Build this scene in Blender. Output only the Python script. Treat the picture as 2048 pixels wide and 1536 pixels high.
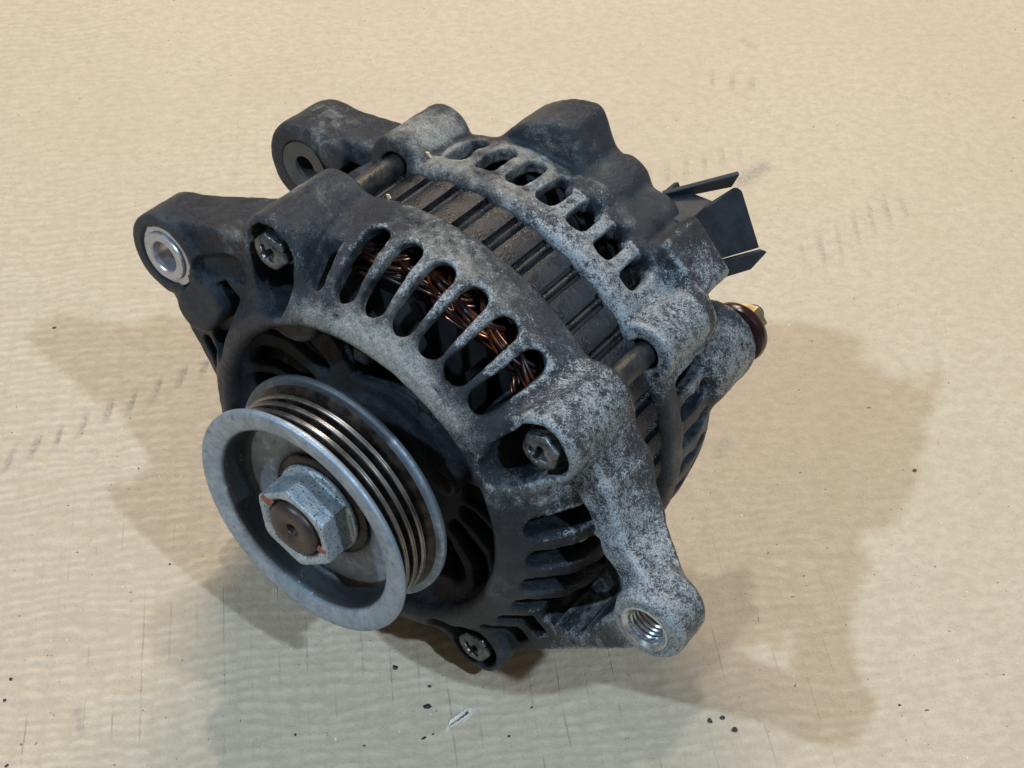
import bpy, bmesh, math, random
import numpy as np
from mathutils import Matrix, Vector

# ------------------------------------------------------------------ camera
scene = bpy.context.scene
for o in list(bpy.data.objects):
    bpy.data.objects.remove(o)
col = scene.collection
MM = 0.001
cam_d = bpy.data.cameras.new('camera')
cam = bpy.data.objects.new('camera', cam_d)
col.objects.link(cam)
cam.location = (52.44 * MM, -205.76 * MM, 343.96 * MM)
cam.rotation_euler = (math.radians(90 - 47.5), 0, 0)
cam_d.sensor_width = 36
cam_d.lens = 36 * 2800 / 2048
cam_d.clip_start = 0.01
cam_d.clip_end = 50
scene.camera = cam

# ------------------------------------------------------------------ world, lamps, exposure
world = bpy.data.worlds.new('World')
scene.world = world
world.use_nodes = True
bg = world.node_tree.nodes['Background']
bg.inputs[0].default_value = (1.08, 0.98, 0.88, 1)
bg.inputs[1].default_value = 0.13


def lamp(name, az, el, dist, energy, size, color, target=(0.045, 0.05, 0.05)):
    d = bpy.data.lights.new(name, 'AREA')
    d.shape = 'DISK'
    d.size = size
    d.energy = energy
    d.color = color
    o = bpy.data.objects.new(name, d)
    col.objects.link(o)
    a, e = math.radians(az), math.radians(el)
    v = Vector((math.cos(a) * math.cos(e), math.sin(a) * math.cos(e), math.sin(e)))
    t = Vector(target)
    o.location = t + v * dist
    o.rotation_euler = v.to_track_quat('Z', 'Y').to_euler()
    return o


lamp('workshop_lamp_right', -46, 52, 1.5, 8.8, 0.045, (0.74, 0.98, 1.22))
lamp('workshop_lamp_left', -159, 53.5, 1.5, 8.6, 0.05, (0.72, 0.98, 1.25))
lamp('workshop_lamp_back', 88, 64, 1.6, 5.2, 0.05, (0.98, 1.0, 1.0))
lamp('workshop_lamp_warm', 86, 43, 1.3, 7.6, 0.42, (1.28, 1.0, 0.72))

vs = scene.view_settings
vs.view_transform = 'Standard'
vs.look = 'None'
vs.exposure = 0.25
vs.gamma = 1.0
scene.render.resolution_x = 1024
scene.render.resolution_y = 768

# ------------------------------------------------------------------ frames
# alternator frame: x right, y up, w along the shaft from the pulley to the rear (mm)
UV = np.array([[0.80623, 0.05823, 0.58873],
               [-0.59161, 0.07935, 0.80231],
               [0.0, 0.99514, -0.09843]])
ORG = np.array([0.0, 0.0, 68.1])
ROOT = np.array([35.0, 48.0, 0.0])
random.seed(4)
rng = np.random.default_rng(7)


def to_root(p):
    """(x, y, w) mm in the alternator -> metres relative to the alternator's root"""
    p = np.asarray(p, float)
    return (p @ UV.T + ORG - ROOT) * MM


R4 = Matrix(((UV[0, 0], UV[0, 1], -UV[0, 2], 0), (UV[1, 0], UV[1, 1], -UV[1, 2], 0),
             (UV[2, 0], UV[2, 1], -UV[2, 2], 0), (0, 0, 0, 1)))


def place(x, y, w, rot=0.0):
    """matrix of a shared mesh (metres, z toward the pulley) at x, y, w in the root's space"""
    t = to_root((x, y, w))
    return Matrix.Translation(Vector(t)) @ R4 @ Matrix.Rotation(rot, 4, 'Z')


def pol(r, a):
    a = math.radians(a)
    return r * math.cos(a), r * math.sin(a)


# ------------------------------------------------------------------ node helpers
class NT:
    def __init__(self, name):
        self.m = bpy.data.materials.new(name)
        self.m.use_nodes = True
        self.t = self.m.node_tree
        self.t.nodes.clear()
        self.out = self.n('ShaderNodeOutputMaterial')
        self.b = self.n('ShaderNodeBsdfPrincipled')
        self.l(self.b.outputs[0], self.out.inputs[0])
        self.tc = self.n('ShaderNodeTexCoord').outputs['Object']

    def n(self, k, **kw):
        x = self.t.nodes.new(k)
        for a, b in kw.items():
            setattr(x, a, b)
        return x

    def l(self, a, b):
        self.t.links.new(a, b)

    def put(self, sock, v):
        if isinstance(v, bpy.types.NodeSocket):
            self.l(v, sock)
        elif isinstance(v, (tuple, list)) and len(v) == 3:
            sock.default_value = (*v, 1) if len(sock.default_value) == 4 else v
        else:
            sock.default_value = v

    def noise(self, scale, detail=3, rough=0.55, vec=None, dist=0.0):
        x = self.n('ShaderNodeTexNoise')
        self.l(vec or self.tc, x.inputs['Vector'])
        x.inputs['Scale'].default_value = scale
        x.inputs['Detail'].default_value = detail
        x.inputs['Roughness'].default_value = rough
        x.inputs['Distortion'].default_value = dist
        return x.outputs[0]

    def ramp(self, v, a, b, lo=0.0, hi=1.0, smooth=True):
        x = self.n('ShaderNodeMapRange')
        x.interpolation_type = 'SMOOTHSTEP' if smooth else 'LINEAR'
        self.put(x.inputs[0], v)
        self.put(x.inputs[1], a)
        self.put(x.inputs[2], b)
        self.put(x.inputs[3], lo)
        self.put(x.inputs[4], hi)
        return x.outputs[0]

    def math(self, op, a, b=0.0, c=None):
        x = self.n('ShaderNodeMath', operation=op)
        self.put(x.inputs[0], a)
        self.put(x.inputs[1], b)
        if c is not None:
            self.put(x.inputs[2], c)
        return x.outputs[0]

    def mix(self, f, a, b):
        x = self.n('ShaderNodeMix', data_type='RGBA')
        self.put(x.inputs[0], f)
        self.put(x.inputs[6], a)
        self.put(x.inputs[7], b)
        return x.outputs[2]

    def attr(self, name):
        return self.n('ShaderNodeAttribute', attribute_name=name).outputs['Fac']

    def bump(self, h, dist, strength=1.0):
        x = self.n('ShaderNodeBump')
        x.inputs['Strength'].default_value = strength
        x.inputs['Distance'].default_value = dist
        self.put(x.inputs['Height'], h)
        self.l(x.outputs[0], self.b.inputs['Normal'])

    def scaled(self, s):
        x = self.n('ShaderNodeMapping')
        self.l(self.tc, x.inputs[0])
        x.inputs['Scale'].default_value = s
        return x.outputs[0]

    def set(self, color=None, rough=None, metal=None, **kw):
        if color is not None:
            self.put(self.b.inputs['Base Color'], color)
        if rough is not None:
            self.put(self.b.inputs['Roughness'], rough)
        if metal is not None:
            self.put(self.b.inputs['Metallic'], metal)
        for k, v in kw.items():
            self.put(self.b.inputs[k], v)
        return self.m


def mat_cast():
    """weathered aluminium casting: soot and oil over dull metal, attributes wear / dust"""
    t = NT('weathered_cast_aluminium')
    wear, dust = t.attr('wear'), t.attr('dust')
    big = t.noise(55, 4, 0.6)
    mid = t.noise(300, 5, 0.7)
    fine = t.noise(1100, 5, 0.78, dist=1.4)
    grit = t.noise(2600, 4, 0.75)
    # bare metal flecks
    thr = t.math('MULTIPLY_ADD', wear, -0.36, 0.715)
    comb = t.math('ADD', t.math('MULTIPLY', fine, 0.58), t.math('ADD', t.math('MULTIPLY', mid, 0.26), t.math('MULTIPLY', grit, 0.16)))
    fl = t.ramp(t.math('SUBTRACT', comb, thr), -0.045, 0.055)
    fl = t.math('MULTIPLY', fl, t.ramp(wear, 0.0, 0.15))
    dn = t.math('ADD', t.math('MULTIPLY', big, 0.55), t.math('ADD', t.math('MULTIPLY', mid, 0.3), t.math('MULTIPLY', grit, 0.35)))
    dth = t.math('MULTIPLY_ADD', dust, -0.34, 0.80)
    dm = t.ramp(t.math('SUBTRACT', dn, dth), -0.10, 0.14)
    dm = t.math('MULTIPLY', dm, t.ramp(dust, 0.0, 0.3))
    grime = t.mix(t.ramp(big, 0.35, 0.7), (0.006, 0.010, 0.017), (0.017, 0.026, 0.037))
    grime = t.mix(t.ramp(t.math('ADD', t.math('MULTIPLY', mid, 0.6), t.math('MULTIPLY', grit, 0.4)), 0.50, 0.66, 0, 0.55), grime, (0.052, 0.058, 0.063))
    grime = t.mix(t.ramp(fine, 0.59, 0.70, 0, 0.5), grime, (0.12, 0.13, 0.135))
    grime = t.mix(t.ramp(grit, 0.665, 0.71, 0, 0.85), grime, (0.34, 0.37, 0.39))
    c = t.mix(dm, grime, t.mix(t.ramp(fine, 0.35, 0.65), (0.16, 0.158, 0.145), (0.44, 0.425, 0.385)))
    c = t.mix(fl, c, t.mix(t.ramp(grit, 0.35, 0.65), (0.22, 0.26, 0.295), (0.50, 0.56, 0.60)))
    r = t.ramp(mid, 0.3, 0.7, 0.30, 0.52)
    r = t.math('ADD', r, t.math('MULTIPLY', dm, 0.2))
    r = t.math('ADD', r, t.ramp(fine, 0.3, 0.7, -0.12, 0.16))
    r = t.math('SUBTRACT', r, t.math('MULTIPLY', fl, 0.08))
    t.bump(t.math('ADD', t.math('MULTIPLY', grit, 0.35), t.math('ADD', t.math('MULTIPLY', fine, 0.6), t.math('MULTIPLY', mid, 0.8))), 0.0007, 0.9)
    return t.set(c, r, t.math('MULTIPLY', fl, 0.75))


def mat_simple(name, col1, col2, scale, rough=(0.4, 0.6), metal=0.0, bump=0.0, spots=None, spot_scale=900, thr=0.62):
    t = NT(name)
    n = t.noise(scale, 5, 0.65)
    f = t.noise(spot_scale, 4, 0.65)
    c = t.mix(t.ramp(n, 0.32, 0.68), col1, col2)
    if spots:
        c = t.mix(t.ramp(f, thr, thr + 0.05), c, spots)
    if bump:
        t.bump(f, bump, 0.7)
    return t.set(c, t.ramp(n, 0.3, 0.7, *rough), metal)


def mat_core():
    t = NT('oily_stator_laminations')
    n = t.noise(120, 5, 0.65)
    f = t.noise(700, 4, 0.7)
    lam = t.n('ShaderNodeAttribute', attribute_name='lam').outputs['Fac']
    w = t.n('ShaderNodeTexWave', wave_type='BANDS', bands_direction='X')
    cmb = t.n('ShaderNodeCombineXYZ')
    t.l(lam, cmb.inputs[0])
    t.l(cmb.outputs[0], w.inputs['Vector'])
    w.inputs['Scale'].default_value = 0.045
    w.inputs['Distortion'].default_value = 0.0
    c = t.mix(t.ramp(n, 0.35, 0.7), (0.009, 0.011, 0.014), (0.038, 0.037, 0.038))
    c = t.mix(t.math('MULTIPLY', t.ramp(f, 0.60, 0.70), 0.5), c, (0.12, 0.11, 0.10))
    h = t.math('ADD', t.math('MULTIPLY', w.outputs[0], 0.22), t.math('MULTIPLY', f, 0.9))
    t.bump(h, 0.0005, 0.9)
    return t.set(c, t.ramp(n, 0.35, 0.65, 0.2, 0.55), 0.15)


def mat_pulley():
    t = NT('dull_zinc_pulley')
    n = t.noise(90, 5, 0.65)
    f = t.noise(1500, 4, 0.7)
    m = t.noise(420, 4, 0.7)
    c = t.mix(t.ramp(n, 0.3, 0.7), (0.29, 0.355, 0.43), (0.40, 0.465, 0.53))
    c = t.mix(t.ramp(m, 0.56, 0.72, 0, 0.75), c, (0.19, 0.215, 0.245))
    c = t.mix(t.ramp(f, 0.64, 0.70, 0, 0.85), c, (0.045, 0.045, 0.045))
    dirt = t.attr('dirt')  # soiling, plus the painted shadow of the dish side wall
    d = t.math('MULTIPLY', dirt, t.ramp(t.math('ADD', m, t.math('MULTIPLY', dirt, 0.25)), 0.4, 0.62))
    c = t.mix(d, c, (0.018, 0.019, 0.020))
    t.bump(f, 0.00018, 0.6)
    return t.set(c, t.ramp(m, 0.3, 0.7, 0.38, 0.58), 0.55)


def mat_cardboard():
    t = NT('brown_cardboard')
    fib = t.noise(1500, 5, 0.75, vec=t.scaled((1.0, 0.6, 1)))
    mid = t.noise(330, 5, 0.7, vec=t.scaled((0.75, 1.0, 1)))
    big = t.noise(14, 3, 0.5)
    c = t.mix(t.ramp(mid, 0.28, 0.72), (0.50, 0.413, 0.298), (0.605, 0.508, 0.378))
    c = t.mix(t.ramp(big, 0.35, 0.65, 0, 0.35), c, (0.52, 0.42, 0.30))
    c = t.mix(t.ramp(fib, 0.28, 0.46, 0.42, 0), c, (0.33, 0.26, 0.175))
    c = t.mix(t.ramp(fib, 0.58, 0.74, 0, 0.45), c, (0.72, 0.64, 0.51))
    ripple_shade = t.attr('ripple_shade')  # painted shading: paler on ripple tops, darker in the troughs
    c = t.mix(t.ramp(ripple_shade, 0.0, 0.6, 0, 0.22, smooth=False), c, (0.74, 0.66, 0.54))
    c = t.mix(t.ramp(ripple_shade, -0.32, 0.0, 0.24, 0, smooth=False), c, (0.36, 0.285, 0.20))
    gr = t.noise(3400, 3, 0.7)
    c = t.mix(t.ramp(gr, 0.32, 0.68, 0.16, 0), c, (0.28, 0.22, 0.15))
    speck = t.noise(620, 2, 0.5)
    c = t.mix(t.ramp(speck, 0.74, 0.77, 0, 0.8), c, (0.09, 0.07, 0.05))
    flick = t.noise(900, 2, 0.5, vec=t.scaled((1.0, 0.45, 1)))
    c = t.mix(t.ramp(flick, 0.76, 0.78, 0, 0.7), c, (0.80, 0.76, 0.68))
    ink, near, pale = t.attr('ink'), t.attr('near'), t.attr('pale')
    # score lines over the flutes
    sep = t.n('ShaderNodeSeparateXYZ')
    t.l(t.tc, sep.inputs[0])
    a = math.radians(7.8)
    P = t.math('ADD', t.math('MULTIPLY', sep.outputs[0], math.cos(a)), t.math('MULTIPLY', sep.outputs[1], math.sin(a)))
    wob = t.math('MULTIPLY', t.noise(25, 2, 0.5), 0.25)
    ph = t.math('FRACT', t.math('ADD', t.math('DIVIDE', P, 0.0077), wob))
    ln = t.ramp(t.math('ABSOLUTE', t.math('SUBTRACT', ph, 0.5)), 0.006, 0.030, 1.0, 0.0)
    rot = t.n('ShaderNodeMapping')
    t.l(t.tc, rot.inputs[0])
    rot.inputs['Rotation'].default_value = (0, 0, -a)
    rot.inputs['Scale'].default_value = (1.0, 0.28, 1)
    gate = t.ramp(t.noise(160, 3, 0.6, vec=rot.outputs[0]), 0.44, 0.66)
    ln = t.math('MULTIPLY', t.math('MULTIPLY', ln, gate), near)
    c = t.mix(t.math('MULTIPLY', t.math('MULTIPLY', ln, t.ramp(fib, 0.36, 0.62, 0.1, 1.0)), 0.30), c, (0.17, 0.13, 0.09))
    im = t.math('MULTIPLY', ink, t.ramp(t.noise(900, 4, 0.7), 0.34, 0.62, 0.25, 1.0))
    c = t.mix(im, c, (0.085, 0.092, 0.105))
    c = t.mix(pale, c, (0.80, 0.75, 0.66))
    h = t.math('ADD', t.math('MULTIPLY', fib, 0.7), t.math('MULTIPLY', mid, 1.1))
    t.bump(t.math('SUBTRACT', h, t.math('MULTIPLY', ln, 0.5)), 0.00045, 0.95)
    return t.set(c, 0.9, 0.0, **{'Specular IOR Level': 0.25})


CAST = mat_cast()
CORE = mat_core()
PULLEY = mat_pulley()
BOARD = mat_cardboard()
GROOVE = mat_simple('brown_groove_steel', (0.014, 0.012, 0.011), (0.060, 0.049, 0.043), 300, (0.25, 0.42), 0.75)
CREST = mat_simple('rubbed_steel_crest', (0.17, 0.15, 0.135), (0.34, 0.31, 0.285), 130, (0.24, 0.36), 0.9)
NUTM = mat_simple('corroded_zinc_nut', (0.30, 0.37, 0.41), (0.50, 0.56, 0.59), 350, (0.38, 0.55), 0.5, 0.0003,
                  spots=(0.10, 0.10, 0.10), spot_scale=1500, thr=0.57)
SHAFT = mat_simple('brown_shaft_steel', (0.045, 0.031, 0.031), (0.085, 0.060, 0.057), 250, (0.35, 0.5), 0.4, 0.0001)
RUST = mat_simple('rust_red_paint', (0.20, 0.062, 0.030), (0.30, 0.11, 0.06), 600, (0.6, 0.8), 0.0, 0.0003)
BOLT = mat_simple('oily_bolt_steel', (0.045, 0.05, 0.055), (0.22, 0.23, 0.225), 260, (0.22, 0.42), 0.65, 0.0003,
                  spots=(0.035, 0.035, 0.035), spot_scale=700, thr=0.56)
ROD = mat_simple('grimy_rod_steel', (0.018, 0.020, 0.024), (0.060, 0.056, 0.05), 300, (0.3, 0.5), 0.3, 0.0003)
BUSH = mat_simple('bright_zinc_bush', (0.42, 0.43, 0.46), (0.55, 0.56, 0.60), 400, (0.28, 0.42), 0.75,
                  spots=(0.3, 0.3, 0.31), spot_scale=1500, thr=0.6)
DARKBUSH = mat_simple('dark_rubber_steel_bush', (0.055, 0.055, 0.055), (0.095, 0.092, 0.088), 250, (0.4, 0.55), 0.2, 0.0001)
THREAD = mat_simple('bare_thread_steel', (0.40, 0.42, 0.43), (0.60, 0.62, 0.62), 600, (0.2, 0.32), 0.85)
PLASTIC = mat_simple('black_connector_plastic', (0.012, 0.017, 0.024), (0.022, 0.028, 0.036), 200, (0.5, 0.65), 0.0, 0.00006)
PLASTIC.node_tree.nodes['Principled BSDF'].inputs['Specular IOR Level'].default_value = 0.3
BAKELITE = mat_simple('dark_red_bakelite', (0.022, 0.006, 0.007), (0.035, 0.010, 0.010), 150, (0.18, 0.3))
BRASS = mat_simple('yellow_brass_nut', (0.30, 0.235, 0.12), (0.42, 0.35, 0.20), 350, (0.3, 0.45), 0.8)
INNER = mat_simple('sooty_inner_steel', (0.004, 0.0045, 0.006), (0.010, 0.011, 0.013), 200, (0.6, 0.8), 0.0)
TORN = mat_simple('torn_pale_paper', (0.62, 0.55, 0.45), (0.78, 0.72, 0.62), 900, (0.85, 0.95), 0.0, 0.0004)
SLIT = mat_simple('dark_paper_slit', (0.03, 0.024, 0.018), (0.07, 0.055, 0.04), 900, (0.9, 1.0))
CRUMB = mat_simple('black_oily_dirt', (0.008, 0.008, 0.008), (0.022, 0.02, 0.018), 900, (0.4, 0.6))
REDCRUMB = mat_simple('red_brown_rust_grain', (0.09, 0.03, 0.02), (0.14, 0.05, 0.03), 900, (0.5, 0.7))
STRAW = mat_simple('pale_wood_splinter', (0.55, 0.44, 0.26), (0.66, 0.55, 0.34), 900, (0.6, 0.8))


def mat_copper():
    t = NT('varnished_copper_wire')
    n = t.noise(110, 4, 0.6)
    c = t.mix(t.ramp(n, 0.47, 0.62), (0.030, 0.017, 0.018), (0.40, 0.15, 0.075))
    return t.set(c, t.ramp(n, 0.4, 0.6, 0.36, 0.22), t.ramp(n, 0.4, 0.6, 0.3, 0.95))


COPPER = mat_copper()


# ------------------------------------------------------------------ mesh helpers
def mesh_from(name, verts, faces, mat, smooth=True, sharp=None):
    me = bpy.data.meshes.new(name)
    me.from_pydata([tuple(v) for v in verts], [], [tuple(f) for f in faces])
    me.update()
    bm = bmesh.new()
    bm.from_mesh(me)
    bmesh.ops.recalc_face_normals(bm, faces=bm.faces)
    if sharp is not None:
        ca = math.radians(sharp)
        for e in bm.edges:
            if len(e.link_faces) == 2 and e.calc_face_angle(0) > ca:
                e.smooth = False
    for f in bm.faces:
        f.smooth = smooth
    bm.to_mesh(me)
    bm.free()
    me.materials.append(mat)
    return me


def link(name, me, parent=None, mw=None):
    o = bpy.data.objects.new(name, me)
    col.objects.link(o)
    if parent is not None:
        o.parent = parent
    if mw is not None:
        o.matrix_basis = mw
    return o


def baked(name, verts, faces, mat, parent, smooth=True, sharp=35):
    """part given in alternator mm (x, y, w), baked into the root's space"""
    return link(name, mesh_from(name, to_root(verts), faces, mat, smooth, sharp), parent)


def lathe(prof, seg=96, cx=0.0, cy=0.0, closed=True):
    """revolve (r, w) profile about the w axis through cx, cy; closed profile loop"""
    n = len(prof)
    a = np.linspace(0, 2 * np.pi, seg, endpoint=False)
    v = []
    for r, w in prof:
        v.append(np.c_[cx + r * np.cos(a), cy + r * np.sin(a), np.full(seg, w)])
    v = np.concatenate(v)
    f = []
    for i in range(n if closed else n - 1):
        j = (i + 1) % n
        for k in range(seg):
            m = (k + 1) % seg
            f.append((i * seg + k, i * seg + m, j * seg + m, j * seg + k))
    return v, f


def disc_cap(prof, seg, cx=0, cy=0):
    """open lathe with the first and last rings capped"""
    v, f = lathe(prof, seg, cx, cy, closed=False)
    n = len(prof)
    f.append(tuple(range(seg)))
    f.append(tuple((n - 1) * seg + k for k in range(seg)))
    return v, f


def tube(pts, rad, seg=8, closed=False):
    pts = np.asarray(pts, float)
    n = len(pts)
    tan = np.gradient(pts, axis=0)
    if closed:
        tan = np.roll(pts, -1, 0) - np.roll(pts, 1, 0)
    tan /= np.linalg.norm(tan, axis=1)[:, None] + 1e-9
    ref = np.array([0.31, 0.22, 0.92])
    s = np.cross(tan, ref)
    s /= np.linalg.norm(s, axis=1)[:, None] + 1e-9
    b = np.cross(tan, s)
    a = np.linspace(0, 2 * np.pi, seg, endpoint=False)
    v = pts[:, None, :] + rad * (np.cos(a)[None, :, None] * s[:, None, :] + np.sin(a)[None, :, None] * b[:, None, :])
    v = v.reshape(-1, 3)
    f = []
    for i in range(n if closed else n - 1):
        j = (i + 1) % n
        for k in range(seg):
            m = (k + 1) % seg
            f.append((i * seg + k, i * seg + m, j * seg + m, j * seg + k))
    if not closed:
        f.append(tuple(range(seg)))
        f.append(tuple((n - 1) * seg + k for k in range(seg)))
    return v, f


# ------------------------------------------------------------------ signed-distance castings
def smin(a, b, k):
    if k <= 0:
        return np.minimum(a, b)
    h = np.maximum(k - np.abs(a - b), 0) / k
    return np.minimum(a, b) - h * h * k * 0.25


def smax(a, b, k):
    return -smin(-a, -b, k)


class Field:
    def __init__(self, lo, hi, h):
        self.lo = np.array(lo, float)
        self.h = h
        self.ax = [np.arange(lo[i], hi[i] + h, h, dtype=np.float32) for i in range(3)]
        self.D = np.full([len(a) for a in self.ax], 20.0, np.float32)

    def block(self, bb, pad):
        if bb is None:
            return tuple(slice(0, len(a)) for a in self.ax)
        s = []
        for i in range(3):
            a = self.ax[i]
            i0 = int(np.searchsorted(a, bb[0][i] - pad))
            i1 = int(np.searchsorted(a, bb[1][i] + pad))
            s.append(slice(i0, max(i1, i0)))
        return tuple(s)

    def _do(self, fn, bb, k, sub):
        k = k * 0.6
        s = self.block(bb, k + 1.5)
        x = self.ax[0][s[0]][:, None, None]
        y = self.ax[1][s[1]][None, :, None]
        w = self.ax[2][s[2]][None, None, :]
        if x.size * y.size * w.size == 0:
            return
        d = fn(x, y, w)
        self.D[s] = smax(self.D[s], -d, k) if sub else smin(self.D[s], d, k)

    def add(self, fn, bb=None, k=0.0):
        self._do(fn, bb, k, False)

    def cut(self, fn, bb=None, k=0.0):
        self._do(fn, bb, k, True)

    def mesh(self):
        D = self.D
        S = D < 0
        c = [S[i:S.shape[0] - 1 + i, j:S.shape[1] - 1 + j, k:S.shape[2] - 1 + k]
             for i in (0, 1) for j in (0, 1) for k in (0, 1)]
        cnt = sum(x.astype(np.int8) for x in c)
        act = (cnt > 0) & (cnt < 8)
        ids = np.full(act.shape, -1, np.int32)
        I = np.argwhere(act)
        ids[act] = np.arange(len(I))
        acc = np.zeros((len(I), 3))
        num = np.zeros(len(I))
        cor = [(i, j, k) for i in (0, 1) for j in (0, 1) for k in (0, 1)]
        val = {q: D[I[:, 0] + q[0], I[:, 1] + q[1], I[:, 2] + q[2]] for q in cor}
        for p in cor:
            for axn in range(3):
                if p[axn]:
                    continue
                q = list(p)
                q[axn] = 1
                q = tuple(q)
                a, b = val[p], val[q]
                m = (a < 0) != (b < 0)
                t = np.where(m, a / (a - b + 1e-12), 0)
                pt = np.tile(np.array(p, float), (len(I), 1))
                pt[:, axn] = t
                acc += pt * m[:, None]
                num += m
        V = (I + acc / num[:, None]) * self.h + self.lo
        F = []
        for axn in range(3):
            b, d = (axn + 1) % 3, (axn + 2) % 3
            sl0 = [slice(None)] * 3
            sl1 = [slice(None)] * 3
            sl0[axn] = slice(0, -1)
            sl1[axn] = slice(1, None)
            A, B = S[tuple(sl0)], S[tuple(sl1)]
            E = np.argwhere(A != B)
            ok = (E[:, b] > 0) & (E[:, d] > 0) & (E[:, b] < ids.shape[b]) & (E[:, d] < ids.shape[d])
            E = E[ok]
            fl = A[tuple(E.T)]
            q = []
            for db, dd in ((-1, -1), (0, -1), (0, 0), (-1, 0)):
                e = E.copy()
                e[:, b] += db
                e[:, d] += dd
                q.append(ids[tuple(e.T)])
            q = np.stack(q, 1)
            q[~fl] = q[~fl][:, ::-1]
            F.append(q)
        F = np.concatenate(F)
        F = F[(F >= 0).all(1)]
        return V, F

    def grad(self, V):
        g = np.zeros_like(V)
        G = (V - self.lo) / self.h
        for a in range(3):
            e = np.zeros(3)
            e[a] = 0.9
            g[:, a] = self.samp(G + e) - self.samp(G - e)
        g /= np.linalg.norm(g, axis=1)[:, None] + 1e-9
        return g

    def samp(self, G):
        sh = np.array(self.D.shape) - 2
        G = np.clip(G, 0, sh + 0.999)
        i = np.minimum(G.astype(int), sh)
        t = G - i
        r = 0
        for a in (0, 1):
            for b in (0, 1):
                for c in (0, 1):
                    wgt = (t[:, 0] if a else 1 - t[:, 0]) * (t[:, 1] if b else 1 - t[:, 1]) * (t[:, 2] if c else 1 - t[:, 2])
                    r = r + wgt * self.D[i[:, 0] + a, i[:, 1] + b, i[:, 2] + c]
        return r


def s_cyl(cx, cy, rad, w0, w1, rnd=0.0):
    wm, hw = (w0 + w1) / 2, (w1 - w0) / 2
    rnd *= 0.65

    def f(x, y, w):
        q1 = np.hypot(x - cx, y - cy) - rad + rnd
        q2 = np.abs(w - wm) - hw + rnd
        return np.minimum(np.maximum(q1, q2), 0) + np.hypot(np.maximum(q1, 0), np.maximum(q2, 0)) - rnd
    return f, ((cx - rad, cy - rad, w0), (cx + rad, cy + rad, w1))


def s_beam(p, q, h0, h1, wa, wb, rnd=1.5):
    """beam in the x-y plane from p to q, half width h0..h1, w-range wa=(w0,w1) at p to wb at q"""
    rnd *= 0.6
    px, py = p
    dx, dy = q[0] - px, q[1] - py
    L2 = dx * dx + dy * dy

    def f(x, y, w):
        t = np.clip(((x - px) * dx + (y - py) * dy) / L2, 0, 1)
        d2 = np.hypot(x - px - t * dx, y - py - t * dy) - (h0 + (h1 - h0) * t)
        ma, mb = sum(wa) / 2, sum(wb) / 2
        ha, hb = (wa[1] - wa[0]) / 2, (wb[1] - wb[0]) / 2
        q2 = np.abs(w - (ma + (mb - ma) * t)) - (ha + (hb - ha) * t) + rnd
        q1 = d2 + rnd
        return np.minimum(np.maximum(q1, q2), 0) + np.hypot(np.maximum(q1, 0), np.maximum(q2, 0)) - rnd
    hm = max(h0, h1)
    return f, ((min(px, q[0]) - hm, min(py, q[1]) - hm, min(wa[0], wb[0])),
               (max(px, q[0]) + hm, max(py, q[1]) + hm, max(wa[1], wb[1])))


def s_rbox(ang, r0, r1, hw, w0, w1, rnd=1.5, off=0.0, taper=0.0):
    """box along a radius; taper narrows it outward"""
    rnd *= 0.6
    ca, sa = math.cos(math.radians(ang)), math.sin(math.radians(ang))
    rm, hr = (r0 + r1) / 2, (r1 - r0) / 2
    wm, h = (w0 + w1) / 2, (w1 - w0) / 2

    def f(x, y, w):
        a = np.abs(x * ca + y * sa - rm) - hr + rnd
        b = np.abs(-x * sa + y * ca - off) - hw + rnd + taper * (x * ca + y * sa - rm)
        c = np.abs(w - wm) - h + rnd
        m = np.maximum(np.maximum(a, b), c)
        return np.minimum(m, 0) + np.sqrt(np.maximum(a, 0) ** 2 + np.maximum(b, 0) ** 2 + np.maximum(c, 0) ** 2) - rnd
    xs = [r * ca - t * sa for r in (r0, r1) for t in (off - hw - 3, off + hw + 3)]
    ys = [r * sa + t * ca for r in (r0, r1) for t in (off - hw - 3, off + hw + 3)]
    return f, ((min(xs), min(ys), w0), (max(xs), max(ys), w1))


def s_rev(poly, th):
    """shell of half thickness th about a revolved (r, w) polyline"""
    def f(x, y, w):
        r = np.hypot(x, y)
        d = None
        for i in range(len(poly) - 1):
            (r0, w0), (r1, w1) = poly[i], poly[i + 1]
            dr, dw = r1 - r0, w1 - w0
            t = np.clip(((r - r0) * dr + (w - w0) * dw) / (dr * dr + dw * dw), 0, 1)
            e = np.hypot(r - r0 - t * dr, w - w0 - t * dw)
            d = e if d is None else np.minimum(d, e)
        return d - th
    return f, None


def s_slot(ang, s0, s1, hw, rmin, rmax, wmax, kr=0.57, kw=0.82, lim=0.0):
    """radial capsule in (meridian, tangent) coordinates, bounded to r>rmin"""
    ca, sa = math.cos(math.radians(ang)), math.sin(math.radians(ang))

    def f(x, y, w):
        rr = x * ca + y * sa
        tt = -x * sa + y * ca
        s = kr * rr + kw * w
        e = np.abs(s - (s0 + s1) / 2) - (s1 - s0) / 2
        d = np.hypot(np.maximum(e, 0), tt) - hw
        d = np.maximum(d, np.minimum(e, 0) - 50)
        return np.maximum(np.maximum(d, rmin - rr), np.maximum(w - wmax, rr - rmax))
    xs = [r * ca - t * sa for r in (rmin, rmax) for t in (-hw, hw)]
    ys = [r * sa + t * ca for r in (rmin, rmax) for t in (-hw, hw)]
    return f, ((min(xs), min(ys), 16), (max(xs), max(ys), wmax))


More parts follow.
